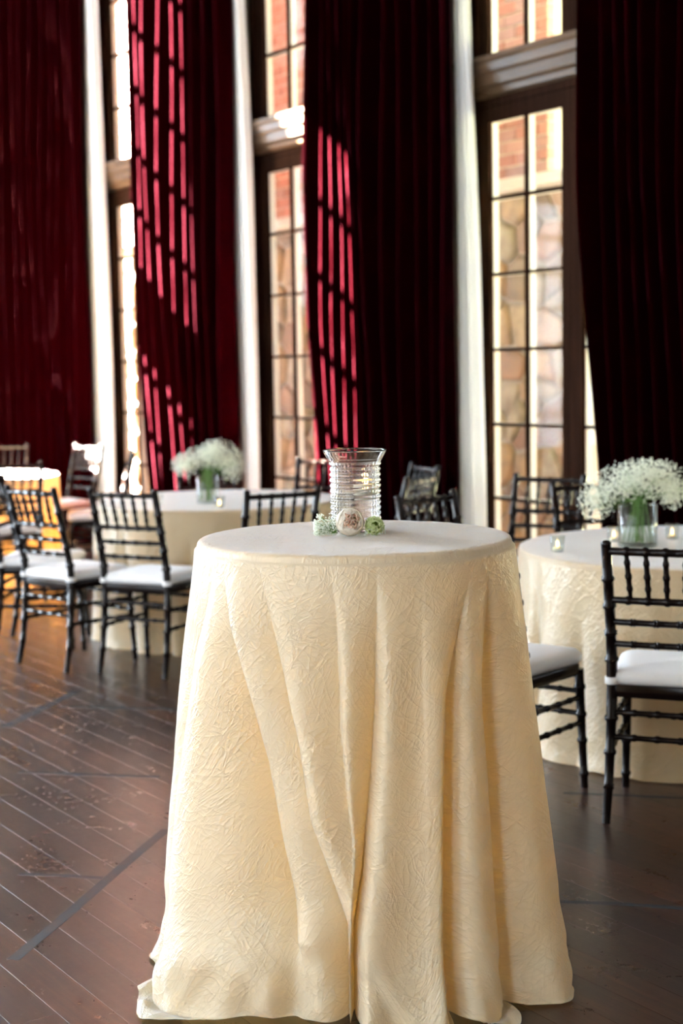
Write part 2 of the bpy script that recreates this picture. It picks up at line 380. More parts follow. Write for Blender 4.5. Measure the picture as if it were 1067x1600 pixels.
# ------------------------------------------------------------------ windows (built as double doors with a transom and an upper light)
PY, PZ, Z0, ZU = 0.302, 0.4296, 2.857, 3.229
NUP = 5
ZT = ZU+NUP*PZ                               # top of the upper panes
def make_window(name):
    """local: y=0 left edge of the first pane column, columns run to -y; x=0 glass plane, +x outdoors"""
    root = empty(name); root['kind'] = 'structure'
    f = MB()
    YN = -1.506
    for a, b in ((0.09, 0.15), (YN, YN+0.06)): f.box(-0.05, 0.10, a, b, 0, ZT+0.15)
    f.box(-0.05, 0.10, YN+0.06, 0.09, ZT+0.08, ZT+0.15)
    f.box(-0.02, 0.06, 0.075, 0.09, 0, 2.95); f.box(-0.02, 0.06, YN+0.06, YN+0.075, 0, 2.95)
    f.box(-0.03, 0.10, YN+0.06, 0.09, 2.945, ZU-0.03)
    f.build('frame', M_FRAME, root)
    t = MB()                                  # moulded transom profile
    prof = [(-0.03, 2.99), (-0.065, 3.0), (-0.075, 3.03), (-0.10, 3.045), (-0.105, 3.10), (-0.125, 3.115), (-0.13, 3.16), (-0.145, 3.175), (-0.145, 3.2), (-0.03, 3.205)]
    t.rings([[(a, yy, b) for a, b in prof] for yy in (YN-0.02, 0.17)])
    t.build('transom_moulding', M_TRANSOM, root)
    def bar(nm, y0, y1, z0, z1, stile=False):
        d = -0.028 if stile else -0.02
        o = MB().box(d, 0.0, y0, y1, z0, z1).build(nm, M_FRAME, root)
        MB().box(0.005, 0.046, y0+0.0005, y1-0.0005, z0, z1).build('exterior_bar', M_CREAM, o)
    pane_me = {}
    def pane(y0, z0):
        if 'p' not in pane_me: pane_me['p'] = MB().box(0.0, 0.005, -PY+0.01, -0.008, 0.008, PZ-0.008).mesh('pane', M_PANE)
        put('pane', pane_me['p'], root, (0, y0, z0))
    for leaf in (0.0, -0.752):
        lo = Z0-6*PZ
        bar('stile', leaf-0.002, leaf+0.075, 0.02, Z0+0.085, True); bar('stile', leaf-0.604-0.072, leaf-0.604+0.002, 0.02, Z0+0.085, True)
        bar('rail', leaf-0.604, leaf, 0.02, lo, True); bar('rail', leaf-0.604, leaf, Z0, Z0+0.085, True)
        bar('muntin', leaf-PY-0.009, leaf-PY+0.009, lo, Z0)
        for k in range(1, 6): bar('muntin', leaf-0.604, leaf, Z0-k*PZ-0.009, Z0-k*PZ+0.009)
        for k in range(6):
            for c in (0, 1): pane(leaf-c*PY, Z0-(k+1)*PZ)
        bar('stile', leaf-0.002, leaf+0.075, ZU-0.03, ZT+0.08, True); bar('stile', leaf-0.604-0.072, leaf-0.604+0.002, ZU-0.03, ZT+0.08, True)
        bar('rail', leaf-0.604, leaf, ZU-0.03, ZU, True); bar('rail', leaf-0.604, leaf, ZT, ZT+0.08, True)
        bar('muntin', leaf-PY-0.009, leaf-PY+0.009, ZU, ZT)
        for k in range(1, NUP): bar('muntin', leaf-0.604, leaf, ZU+k*PZ-0.009, ZU+k*PZ+0.009)
        for k in range(NUP):
            for c in (0, 1): pane(leaf-c*PY, ZU+k*PZ)
    return root
Y0W = 6.4935
win = make_window('window_1'); win.location = (5.6, Y0W, 0)
for k, i in enumerate((1, 2, 3, -1)):
    c = copy_tree(win); c.name = 'window_%d' % (k+2); c.location = (5.6, Y0W+i*WP, 0)
# right wall: piers between the windows and the wall above them
wr = MB(); edges = [YB]
for i in (-1, 0, 1, 2, 3):
    edges += [Y0W+i*WP-1.506, Y0W+i*WP+0.15]
edges.append(YF)
for k in range(0, len(edges), 2): wr.box(XR, XR+0.12, edges[k], edges[k+1], 0, HC)
for k in range(1, len(edges)-1, 2): wr.box(XR, XR+0.12, edges[k], edges[k+1], ZT+0.15, HC)
wr.build('wall_right', M_WALL)['kind'] = 'structure'
bb = MB()
for k in range(0, len(edges), 2): bb.box(XR-0.018, XR, edges[k], edges[k+1], 0, 0.14)
bb.build('baseboard_right', M_FRAME)['kind'] = 'structure'
# left wall (openings, daylight in them), wall behind the viewpoint, far wall with the tall sun window, ceiling
wl = MB(); y = YB
for yy in LEFT_Y:
    wl.box(XL-0.2, XL, y, yy-1.43, 0, HC); wl.box(XL-0.2, XL, yy-1.43, yy+0.07, 0, 0.15); wl.box(XL-0.2, XL, yy-1.43, yy+0.07, 5.35, HC); y = yy+0.07
wl.box(XL-0.2, XL, y, YF, 0, HC)
wl.build('wall_left', M_WALL)['kind'] = 'structure'
MB().box(XL-0.2, XR+0.12, YB-0.2, YB, 0, HC).build('wall_back', M_WALL)['kind'] = 'structure'
wf = MB()
def hole_row(z0, z1, holes):                 # solid wall of the far end between openings
    x_ = XL-0.2
    for h0, h1 in holes: wf.box(x_, h0, YF, YF+0.12, z0, z1); x_ = h1
    wf.box(x_, XR+0.12, YF, YF+0.12, z0, z1)
WA, WA2, WB, WC, WD = (1.0, 1.98), (1.1, 1.98), (2.27, 2.98), (-3.7, 0.15), (3.9, 5.2)  # WD is an added high window, opened to put sheen on the floor
hole_row(0, 0.35, []); hole_row(0.35, 2.2, [WC]); hole_row(2.2, 3.3, [WC, WA]); hole_row(3.3, 3.65, [WC, WA, WB]); hole_row(3.65, 4.0, [WA, WB]); hole_row(4.0, 4.4, [WB]); hole_row(4.4, 4.95, []); hole_row(4.95, 6.5, [WA2, WB]); hole_row(6.5, 7.35, [WA2, WB, WD]); hole_row(7.35, 8.3, [WB, WD]); hole_row(8.3, 8.9, [WD]); hole_row(8.9, HC, [])
wf.build('wall_far', M_WALL)['kind'] = 'structure'
for nm, (h0, h1), z0, z1 in (('window_7', WA, 2.2, 4.0), ('window_8', WA2, 4.95, 7.35), ('window_9', WB, 3.3, 4.4), ('window_10', WB, 4.95, 8.3), ('window_11', WC, 0.35, 3.65), ('window_12', WD, 6.5, 8.9)):
    fw = empty(nm, (0, YF+0.05, 0)); fw['kind'] = 'structure'
    MB().box(h0, h0+0.04, -0.03, 0.03, z0, z1).box(h1-0.04, h1, -0.03, 0.03, z0, z1).box(h0, h1, -0.03, 0.03, z0, z0+0.04).box(h0, h1, -0.03, 0.03, z1-0.04, z1).build('frame', M_FRAME, fw)
    z = z0+0.47
    while z < z1-0.1:
        MB().box(h0, h1, -0.02, 0.02, z-0.026, z+0.026).build('muntin', M_FRAME, fw); z += 0.47
    x_ = h0+0.35
    while x_ < h1-0.2:
        MB().box(x_-0.012, x_+0.012, -0.012, 0.012, z0, z1).build('muntin', M_FRAME, fw); x_ += 0.35
MB().box(-16, -12, -5, 36, -0.2, 20).box(3.55, 3.75, YF+0.12, YF+3.2, -0.2, 11.5).build('sun_blocker', M_WALL)['kind'] = 'structure'     # added unseen block and fin that keep sun off left and high windows
MB().box(XL-0.2, XR+0.12, YB-0.2, YF+0.12, HC, HC+0.15).build('ceiling', M_CEIL)['kind'] = 'structure'

# ------------------------------------------------------------------ velvet curtains with white lining
XC = 5.36
ZTOP = 5.75
def edge_fn(pts, X):
    P = sorted([(at_X(a, b, X).z, at_X(a, b, X).y) for a, b in pts])
    zs = [p[0] for p in P]; ys = [p[1] for p in P]
    def f(z):
        if z < zs[0]:
            return ys[0]+(z-zs[0])*(ys[1]-ys[0])/(zs[1]-zs[0])*0.7
        return interp(zs, ys, z)
    return f
def curtain(label, left, right, ridges, lining, seed, amp=0.064):
    """left/right: edge pixels on the curtain plane; ridges: pixel columns (at y=400) where folds crest"""
    rnd = random.Random(seed)
    root = empty('velvet_curtain', (XC, at_X(ridges[len(ridges)//2], 400, XC).y, 0.0)); ox, oy = XC, root.location.y
    fl_, fr_ = edge_fn(left, XC), edge_fn(right, XC)
    Ys = [at_X(a, 400, XC).y for a in ridges]; za = at_X(ridges[0], 400, XC).z
    ya, yb = fl_(za), fr_(za)
    rs = [(ya-q)/(ya-yb) for q in Ys]
    # crest / trough knots
    kn = []
    for i, s_ in enumerate(rs):
        kn.append((s_, 1.0*rnd.uniform(0.75, 1.1)))
        if i < len(rs)-1: kn.append((s_+(rs[i+1]-s_)*0.55, -1.0*rnd.uniform(0.8, 1.1)))
    kn = [(-0.02, -0.6)]*(rs[0] > 0.03) + kn + [(1.02, -0.5)]*(rs[-1] < 0.97)
    ss = [k[0] for k in kn]; hs = [k[1] for k in kn]
    def fold(s_):
        if s_ <= ss[0]: return hs[0]
        for i in range(len(ss)-1):
            if s_ <= ss[i+1]:
                t = (s_-ss[i])/(ss[i+1]-ss[i]); t = t*t*(3-2*t); return hs[i]+(hs[i+1]-hs[i])*t
        return hs[-1]
    ns = max(120, 16*len(rs)); nz = 46; m = MB()
    wv = [rnd.uniform(0, 6.28) for _ in range(4)]
    for iz in range(nz+1):
        z = 0.012+(ZTOP-0.012)*iz/nz; y1, y2 = fl_(z), fr_(z)
        for js in range(ns+1):
            s_ = js/ns
            sw = s_+0.006*math.sin(2.1*z+9*s_+wv[0])
            a = amp*(1.0+0.12*math.sin(1.3*z+wv[1]+5*s_))*(1.15-0.25*z/ZTOP)
            xx = XC-a*fold(sw)+0.012*math.sin(14*s_+1.7*z+wv[2])
            m.v.append((xx-ox, y1+(y2-y1)*s_-oy, z))
    for iz in range(nz):
        for js in range(ns):
            k = iz*(ns+1)+js; m.f.append((k, k+ns+1, k+ns+2, k+1))
    me = m.mesh('velvet_panel', M_VELVET, True); vp = put('velvet_panel', me, root)
    sol = vp.modifiers.new('thick', 'SOLIDIFY'); sol.thickness = 0.006; sol.offset = 0
    if lining:
        XLn = XC+0.055
        la, lb = edge_fn(right, XC), edge_fn(lining, XLn)
        m = MB(); n2 = 40
        for iz in range(nz+1):
            z = 0.012+(ZTOP-0.012)*iz/nz; y1, y2 = la(z)+0.07, lb(z)
            for js in range(n2+1):
                s_ = js/n2
                xx = XLn+0.05*(1-s_)*0.6-0.022*math.sin(s_*15+wv[3]+0.5*z)*(0.4+s_)+0.02*math.sin(0.9*z)*s_
                m.v.append((xx-ox, y1+(y2-y1)*s_-oy, z))
        for iz in range(nz):
            for js in range(n2):
                k = iz*(n2+1)+js; m.f.append((k, k+n2+1, k+n2+2, k+1))
        lo = m.build('lining', M_LINING, root, True); lo['label'] = 'white lining panel hanging past the velvet edge'
        sol = lo.modifiers.new('thick', 'SOLIDIFY'); sol.thickness = 0.003
    tag(root, label, 'curtain', 'velvet curtains along the window wall')
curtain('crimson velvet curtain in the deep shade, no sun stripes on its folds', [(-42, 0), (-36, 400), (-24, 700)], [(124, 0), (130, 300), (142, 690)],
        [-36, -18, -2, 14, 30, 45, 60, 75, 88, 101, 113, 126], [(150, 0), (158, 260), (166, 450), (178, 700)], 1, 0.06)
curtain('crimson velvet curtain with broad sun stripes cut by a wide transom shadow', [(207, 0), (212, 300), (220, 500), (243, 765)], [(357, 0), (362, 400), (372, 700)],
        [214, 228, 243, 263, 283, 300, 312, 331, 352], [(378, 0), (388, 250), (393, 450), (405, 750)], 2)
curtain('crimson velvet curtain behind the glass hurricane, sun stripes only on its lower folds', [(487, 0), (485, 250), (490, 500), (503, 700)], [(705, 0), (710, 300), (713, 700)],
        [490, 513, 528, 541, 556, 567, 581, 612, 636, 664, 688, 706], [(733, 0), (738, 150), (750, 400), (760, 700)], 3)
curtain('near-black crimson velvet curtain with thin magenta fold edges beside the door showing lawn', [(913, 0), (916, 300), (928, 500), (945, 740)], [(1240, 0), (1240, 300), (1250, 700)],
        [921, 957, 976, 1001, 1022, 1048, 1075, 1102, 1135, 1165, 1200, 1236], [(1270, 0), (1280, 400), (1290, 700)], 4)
rod = MB(); rod.tube([(XC, 3.2, ZTOP+0.02), (XC, YF-0.05, ZTOP+0.02)], 0.03, 12)
rod.build('trim_1', M_FRAME, None, True)['kind'] = 'structure'

# ------------------------------------------------------------------ outdoors: brick and rubble wall, lawn, hedge, trees
XW = 6.75
yend_b = at_X(856, 230, XW).y; yend_s = at_X(900, 500, XW-0.1).y; zled = at_X(830, 292, XW-0.1).z
YWF = 16.5
bw = empty('brick_wall', (XW, 10.0, 0))
def vis_px(p, pad=14):
    a, b, z = px(p)
    return -60 < b < 830 and any(l-pad < a < r+pad for l, r in ((176, 214), (412, 500), (764, 888), (908, 946)))
oy = 10.0
core = MB(); core.box(0.012, 0.6, yend_b+0.01-oy, YWF-oy, zled-0.05, 7.0).build('mortar_core', M_MORTAR, bw)
ch = 0.084; bl = 0.215; jt = 0.012
brick_me = []
for q in range(4):
    m = MB(); e = 0.004; rnd = random.Random(q)
    m.box(0, 0.06, 0, bl-jt, 0, ch-jt)
    m.v = [(a+rnd.uniform(-.003, .003), b+rnd.uniform(-.003, .003), c+rnd.uniform(-.003, .003)) for a, b, c in m.v]
    brick_me.append(m.mesh('brick', M_BRICK))
restb = MB(); nb = 0; row = 0; z = zled+0.10
while z < 6.95:
    y = yend_b + (0 if row % 2 == 0 else -bl/2+0.1)
    if row % 2: restb.box(0, 0.06, yend_b-oy, yend_b+bl/2-jt-oy, z, z+ch-jt); y = yend_b+bl/2
    while y < YWF:
        if nb < 300 and vis_px((XW, y+bl/2, z+ch/2)):
            put('brick', random.choice(brick_me), bw, (random.uniform(-.003, .003), y-oy, z)); nb += 1
        else: restb.box(0, 0.06, y-oy, y+bl-jt-oy, z, z+ch-jt)
        y += bl
    z += ch; row += 1
tag(restb.build('brick_field', M_BRICK, bw), kind='stuff')
cap = MB(); prof = [(-0.16, zled-0.02), (-0.19, zled), (-0.19, zled+0.05), (-0.10, zled+0.085), (0.02, zled+0.10), (0.02, zled-0.02)]
cap.rings([[(a, yy, b) for a, b in prof] for yy in (yend_s-0.04-oy, YWF-oy)])
cap.build('ledge_cap', M_CAP, bw)
tag(bw, 'red brick wall on a rubble stone base seen through the glazed doors', 'wall')
sb = MB().box(-0.10, 0.6, yend_s-oy, YWF-oy, -0.15, zled-0.02).build('stone_base', M_JOINT, bw)
# rubble stones: jittered cells clipped against their neighbours
rnd = random.Random(11)
cell = 0.24
pts = []; gy = int((YWF-yend_s)/cell); gz = int((zled+0.1)/(cell*1.05))
for a in range(-1, gy+2):
    for b in range(-1, gz+2):
        pts.append((yend_s+(a+0.5+rnd.uniform(-.42, .42)+0.5*(b % 2))*cell, (b+0.5+rnd.uniform(-.42, .42))*cell*1.05-0.1))
def clip(poly, px_, py_, nx, ny):
    out = []
    for i in range(len(poly)):
        a, b = poly[i], poly[(i+1) % len(poly)]
        da = (a[0]-px_)*nx+(a[1]-py_)*ny; db = (b[0]-px_)*nx+(b[1]-py_)*ny
        if da <= 0: out.append(a)
        if (da < 0) != (db < 0) and da != db:
            t = da/(da-db); out.append((a[0]+(b[0]-a[0])*t, a[1]+(b[1]-a[1])*t))
    return out
rests = MB(); nst = 0
for (a, b) in pts:
    poly = [(yend_s, -0.1), (YWF, -0.1), (YWF, zled-0.03), (yend_s, zled-0.03)]
    for (c, d) in pts:
        dx, dy = c-a, d-b; L2 = dx*dx+dy*dy
        if 0 < L2 < 0.6:
            L = math.sqrt(L2); poly = clip(poly, a+dx*0.5-dx/L*0.010, b+dy*0.5-dy/L*0.010, dx/L, dy/L)
            if len(poly) < 3: break
    if len(poly) < 3: continue
    cy = sum(p[0] for p in poly)/len(poly); cz = sum(p[1] for p in poly)/len(poly)
    pr = rnd.uniform(0.02, 0.055); rings = []
    for f, dpt in ((1.0, 0.0), (0.96, -pr*0.55), (0.82, -pr*0.9), (0.45, -pr)):
        rings.append([(dpt-0.10+(0.02 if dpt == 0 else 0), cy+(p[0]-cy)*f, cz+(p[1]-cz)*f) for p in poly])
    isv = nst < 290 and vis_px((XW-0.1, cy, cz), 30)
    if isv:
        m = MB(); m.rings([[(q[0], q[1]-cy, q[2]-cz) for q in r] for r in rings])
        o = m.build('stone', M_STONE, bw, True); o.location = (0, cy-oy, cz); nst += 1
    else: rests.rings([[(q[0], q[1]-oy, q[2]) for q in r] for r in rings])
tag(rests.build('stone_field', M_STONE, bw, True), kind='stuff')
MB().box(XR+0.12, 60, -40, 60, -0.4, -0.15).build('lawn', M_LAWN)['kind'] = 'structure'
MB().box(XR+0.12, 9.2, -20, 40, -0.16, -0.10).build('paved_path', M_PATH)['kind'] = 'structure'
def leaves(n, blobs, size, seed, o):
    r = random.Random(seed); m = MB()
    for _ in range(n):
        c, R = r.choice(blobs); d = Vector((r.gauss(0, 1), r.gauss(0, 1), r.gauss(0, 1))).normalized()
        p = Vector(c)+Vector((d.x*R[0], d.y*R[1], d.z*R[2]))*(r.random()**0.4)
        a = Vector((r.gauss(0, 1), r.gauss(0, 1), r.gauss(0, 1))).normalized()*size; b = a.cross(d).normalized()*size*0.6
        k = len(m.v); m.v += [tuple(p-a), tuple(p+b), tuple(p+a), tuple(p-b)]; m.f.append((k, k+1, k+2, k+3))
    return m
def tree(loc, h, spread, seed, label):
    t = empty('leafy_tree', loc); r = random.Random(seed)
    MB().tube([(0, 0, 0), (0.05, 0.02, h*0.3), (0, 0.08, h*0.55), (0.1, 0, h*0.75)], [0.22, 0.17, 0.12, 0.05], 8).build('trunk', M_BARK, t, True)
    bl_ = [((r.uniform(-1, 1)*spread*0.6, r.uniform(-1, 1)*spread*0.6, h*r.uniform(0.28, 0.92)), (spread*0.5, spread*0.5, h*0.14)) for _ in range(16)]
    tag(leaves(9000, bl_, 0.11, seed, None).build('foliage', M_LEAF, t), kind='stuff')
    tag(t, label, 'tree')
p = at_X(884, 230, 17.0); tree((17.0, p.y, -0.15), 6.4, 1.7, 21, 'leafy green tree standing past the corner of the brick wall')
p = at_X(945, 300, 26.0); tree((26.0, p.y, -0.15), 5.0, 2.0, 22, 'leafy green tree standing farther out on the lawn')
hd = empty('clipped_hedge', (19.0, at_X(930, 500, 19.0).y, -0.15))
tag(leaves(9000, [((0, k*1.2-4, 0.75), (0.7, 1.0, 0.8)) for k in range(8)], 0.08, 5, None).build('foliage', M_HEDGE, hd), kind='stuff')
MB().box(-0.4, 0.4, -4.6, 5.0, 0, 0.9).build('inner_growth', M_LEAF, hd)
tag(hd, 'light green hedge along the lawn outside the glazed door', 'hedge')

# ------------------------------------------------------------------ cocktail table and its floor-length cloth
TC = Vector((2.025, 2.865, 0)); TZ = 1.07; TR = 0.378
ct = empty('cocktail_table', TC)
MB().lathe([(0, 1.035), (TR-0.012, 1.035), (TR-0.008, 1.045), (TR-0.008, 1.06), (TR-0.012, 1.064), (0.0, 1.064)][1:-1], 64).build('table_top', M_TABLE, ct)
MB().lathe([(0.035, 0.04), (0.035, 1.036)], 20).build('column', M_IRON, ct, True)
MB().lathe([(0.24, 0.0), (0.25, 0.006), (0.24, 0.018), (0.05, 0.045)], 40).build('base', M_IRON, ct, True)
tag(ct, 'tall round cocktail table hidden under the floor-length ivory cloth', 'table')

def r_out(z, a=None):
    s_ = max(0, min(1, 1-z/TZ))
    fr = 0.0 if a is None else math.exp(-(a/0.75)**4)           # the front hangs straighter than the sides
    return TR+0.004+(0.138-0.075*fr)*s_**0.92
toCam = (CAM-TC); toCam.z = 0; toCam.normalize(); sideR = Vector((-toCam.y, toCam.x, 0))   # to the camera's right when facing it
if sideR.dot(_r) < 0: sideR = -sideR
def px_to_cloth(x, y):
    d = ray(x, y); last = None; k = 2.2
    while k < 4.2:
        p = CAM+d*k; q = p-TC; rr = math.hypot(q.x, q.y)
        an = math.atan2(q.dot(sideR), q.dot(toCam))
        if rr <= r_out(p.z, an): return an, p.z
        k += 0.004
    # outside the silhouette: angle of the nearest approach
    best = min((abs(math.hypot((CAM+d*(2.2+i*0.01)-TC).x, (CAM+d*(2.2+i*0.01)-TC).y)), i) for i in range(200))[1]
    p = CAM+d*(2.2+best*0.01); q = p-TC
    return math.atan2(q.dot(sideR), q.dot(toCam)), p.z
VAL = [[(330, 900), (300, 1000), (268, 1200), (236, 1400), (224, 1580)],
       [(350, 885), (352, 960), (379, 1196), (405, 1327), (431, 1432), (470, 1560)],
       [(404, 880), (415, 960), (457, 1170), (478, 1301), (520, 1420), (541, 1480), (542, 1590)],
       [(516, 880), (526, 960), (531, 1144), (541, 1249), (553, 1340), (548, 1480), (543, 1590)],
       [(590, 880), (591, 960), (591, 1091), (583, 1222), (568, 1380), (552, 1474), (543, 1590)],
       [(660, 880), (662, 1000), (668, 1200), (672, 1590)],
       [(738, 890), (728, 960), (722, 1100), (722, 1300), (724, 1480), (726, 1590)],
       [(768, 890), (790, 1000), (812, 1200), (832, 1400), (845, 1560)]]
WGT = [0.8, 1.0, 1.0, 0.6, 1.15, 0.22, 1.1, 0.8]      # how deep the valley is
paths = []
for v_ in VAL:
    q = sorted([px_to_cloth(a, b)[::-1] for a, b in v_]); paths.append(([p[0] for p in q], [p[1] for p in q]))
back = [1.95, 2.35, 2.8, 3.25, 3.7, 4.12, 4.5]
KICK = [(px_to_cloth(x_, y_)[0], w_) for x_, y_, w_ in ((208, 1470, 0.16), (262, 1560, 0.16), (650, 1570, 0.20), (800, 1560, 0.13))]
def cloth_mesh():
    NA, NR = 900, 170; m = MB(); m.uv = []
    # top disc rings
    rr = [0.0]+[(TR-0.014)*(i/21) for i in range(1, 22)]+[TR-0.007, TR-0.0025, TR, TR+0.0015]
    tz = [TZ]*22+[TZ-0.0012, TZ-0.004, TZ-0.009, TZ-0.017]
    rows = []
    for r_, z_ in zip(rr[1:], tz[1:]): rows.append(('top', r_, z_))
    for i in range(1, NR+1): rows.append(('side', None, TZ-0.017-(TZ-0.017)*(i/NR)))
    m.v.append((0, 0, TZ)); m.uv.append((0, 0))
    for kind, r_, z in rows:
        if kind == 'side':
            va = []
            zz = max(z, 0.0)
            for (zs, an), wt in zip(paths, WGT):
                i_ = len(va); fade = 1-sstep(0.72, 0.92, 1-z/TZ) if i_ == 1 else (1-sstep(0.1, 0.55, 1-z/TZ)*0.7 if i_ == 5 else 1)
                va.append((interp(zs, an, zz), wt*fade))
            va = [(va[0][0]-0.45, 0.9)] + va + [(b, 1.0) for b in back if b > va[-1][0]+0.2 and b < va[0][0]-0.45+2*math.pi-0.15]
            va.append((va[0][0]+2*math.pi, va[0][1]))
            for k in range(1, len(va)):
                if va[k][0] < va[k-1][0]+0.012: va[k] = (va[k-1][0]+0.012, va[k][1])
            s_ = 1-z/TZ; rm = sstep(0.0, 0.34, s_)*0.72+0.28*s_
        for j in range(NA):
            a = -math.pi+2*math.pi*j/NA
            if kind == 'top':
                ca = math.cos(a); sa = math.sin(a)
                p = toCam*(r_*ca)+sideR*(r_*sa)
                e = 0.0011*noise.noise((p.x*38, p.y*9, 3.3))+0.0007*noise.noise((p.x*11, p.y*50, 1.3))
                m.v.append((p.x, p.y, z+(e if r_ < TR-0.010 else 0))); m.uv.append((p.x, p.y)); continue
            aa = a
            while aa < va[0][0]: aa += 2*math.pi
            while aa >= va[-1][0]: aa -= 2*math.pi
            for k in range(len(va)-1):
                if va[k][0] <= aa <= va[k+1][0]: break
            a0, w0 = va[k]; a1, w1 = va[k+1]; wid = a1-a0; t = (aa-a0)/wid
            ro = r_out(z, a)
            wl = a0-va[k-1][0] if k > 0 else va[-1][0]-va[-2][0]
            wr_ = va[k+2][0]-a1 if k+2 < len(va) else va[1][0]-va[0][0]
            d0 = w0*min(0.15, 0.52*max(wid, wl)*ro); d1 = w1*min(0.15, 0.52*max(wid, wr_)*ro)
            hump = math.sin(math.pi*t**0.55)**0.8
            dl = d0*(1-t)+d1*t
            r_ = ro-rm*(dl-min(dl, 0.52*wid*ro)*hump)
            # second order waves, buckling low down where the cloth meets the floor
            r_ += 0.007*s_*noise.noise((math.cos(a)*3.1+7, math.sin(a)*3.1, z*2.2))
            r_ += 0.0008*noise.noise((a*14+z*9, z*16, 0.5))
            low = sstep(0.74, 1.0, s_)
            r_ += 0.034*low*noise.noise((a*3.2+1.7*z, z*7.0+0.8*a, 9.1))+0.016*low*noise.noise((a*7.5, z*15, 4.1))
            frn = math.exp(-(a/0.8)**4)
            tuck = sstep(-0.50, -0.36, a)*(1-sstep(-0.06, 0.04, a))*sstep(0.70, 1.0, s_)
            r_ -= 0.045*tuck
            hemn = noise.noise((math.cos(a)*4.2+2, math.sin(a)*4.2, 1.2))
            kick = min(1.0, sum(math.exp(-((a-ka)/kw)**2) for ka, kw in KICK)+0.35*max(0.0, hemn)*(1-frn))
            lift = (0.034*frn+0.010*max(0.0, -hemn))*(1-kick)
            s1 = 1-0.055*kick                                       # where the cloth meets the floor
            if s_ < s1:
                zz = lift+(TZ-lift)*(1-s_/s1); r_ += 0.018*kick*sstep(s1-0.22, s1, s_)
            else:
                ex = (s_-s1)*TZ
                zz = lift+0.004+0.016*kick*math.sin(min(1.0, ex/0.06)*math.pi)*(0.6+0.8*noise.noise((a*11, ex*30, 5.5)))
                r_ += 0.018*kick+ex*0.85
            zz = max(0.003, zz)
            p = toCam*(r_*math.cos(a))+sideR*(r_*math.sin(a))
            m.v.append((p.x, p.y, zz)); m.uv.append((a*0.42, TR+TZ-z))
    for j in range(NA): m.f.append((0, 1+j, 1+(j+1) % NA))
    for i in range(len(rows)-1):
        for j in range(NA):
            a = 1+i*NA+j; b = 1+i*NA+(j+1) % NA; m.f.append((a, a+NA, b+NA, b))
    return m
cl = cloth_mesh().build('tablecloth', M_CLOTH, None, True); cl.location = TC
tag(cl, 'floor-length ivory crinkled satin cloth draped over the tall cocktail table', 'tablecloth')

# ------------------------------------------------------------------ round dining tables and cloths
def round_cloth(R, H, seed, nf=17):
    rnd = random.Random(seed); NA, NR = 420, 60; m = MB(); m.uv = []
    va = [2*math.pi*k/nf+rnd.uniform(-.10, .10) for k in range(nf)]; va.append(va[0]+2*math.pi)
    wt = [rnd.uniform(0.4, 1.1) for _ in range(nf)]; wt.append(wt[0])
    drift = [rnd.uniform(-.10, .10) for _ in range(nf)]; drift.append(drift[0])
    rows = [(R*i/8, H) for i in range(1, 8)]+[(R-0.006, H-0.0005), (R, H-0.003), (R+0.002, H-0.008)]
    m.v.append((0, 0, H)); m.uv.append((0, 0))
    allr = [('t', a, b) for a, b in rows]+[('s', 0, (H-0.008)*(1-i/NR)) for i in range(1, NR+1)]
    for kd, r_, z in allr:
        s_ = 1-z/H
        v2 = [a+d*s_ for a, d in zip(va, drift)]
        for j in range(NA):
            a = 2*math.pi*j/NA
            if kd == 't':
                m.v.append((r_*math.cos(a), r_*math.sin(a), z)); m.uv.append((r_*math.cos(a), r_*math.sin(a))); continue
            aa = a
            while aa < v2[0]: aa += 2*math.pi
            while aa >= v2[-1]: aa -= 2*math.pi
            for k in range(nf):
                if v2[k] <= aa <= v2[k+1]: break
            t = (aa-v2[k])/(v2[k+1]-v2[k]); wv = wt[k]*(1-t)+wt[k+1]*t
            hump = math.sin(math.pi*t**0.85)**0.8
            q = R+0.004+0.035*s_-0.085*sstep(0.02, 0.7, s_)*wv*(1-hump)+0.004*noise.noise((a*9, z*7, seed))
            q += 0.012*sstep(0.93, 1, s_)*(0.5+noise.noise((a*5, 0, seed)))
            zz = max(0.003, z)+0.02*sstep(0.93, 1, s_)*max(0, noise.noise((a*7, 3, seed)))
            m.v.append((q*math.cos(a), q*math.sin(a), zz)); m.uv.append((a*R, R+H-z))
    for j in range(NA): m.f.append((0, 1+j, 1+(j+1) % NA))
    for i in range(len(allr)-1):
        for j in range(NA):
            a = 1+i*NA+j; b = 1+i*NA+(j+1) % NA; m.f.append((a, a+NA, b+NA, b))
    return m
def round_table(c, R, tlabel, clabel, seed):
    t = empty('round_table', (*c, 0))
    MB().lathe([(R-0.012, 0.725), (R-0.008, 0.73), (R-0.008, 0.745), (R-0.012, 0.75)], 64).build('table_top', M_TABLE, t)
    for k in range(4):
        a = k*math.pi/2+0.4
        MB().tube([(0.42*math.cos(a), 0.42*math.sin(a), 0), (0.36*math.cos(a), 0.36*math.sin(a), 0.727)], 0.014, 8).build('leg', M_IRON, t, True)
    tag(t, tlabel, 'table', 'round dining tables')
    o = round_cloth(R, 0.756, seed).build('tablecloth', M_CLOTH2, None, True); o.location = (*c, 0)
    tag(o, clabel, 'tablecloth', 'cloths on the round dining tables')
T1, T2, T3 = (4.45, 3.88), (4.10, 7.13), (3.73, 10.18)
round_table(T1, 0.74, 'round dining table under the cloth nearest the door that shows lawn', 'pale gold crinkled cloth on the round table by the door that shows lawn', 1)
round_table(T2, 0.68, 'round dining table under the cloth ringed by chairs in front of the sun-striped curtain', 'pale gold crinkled cloth on the round table in front of the sun-striped curtain', 2)
round_table(T3, 0.70, 'round dining table under the sunlit cloth by the shaded curtain', 'sunlit glowing cloth on the round table by the shaded curtain', 3)

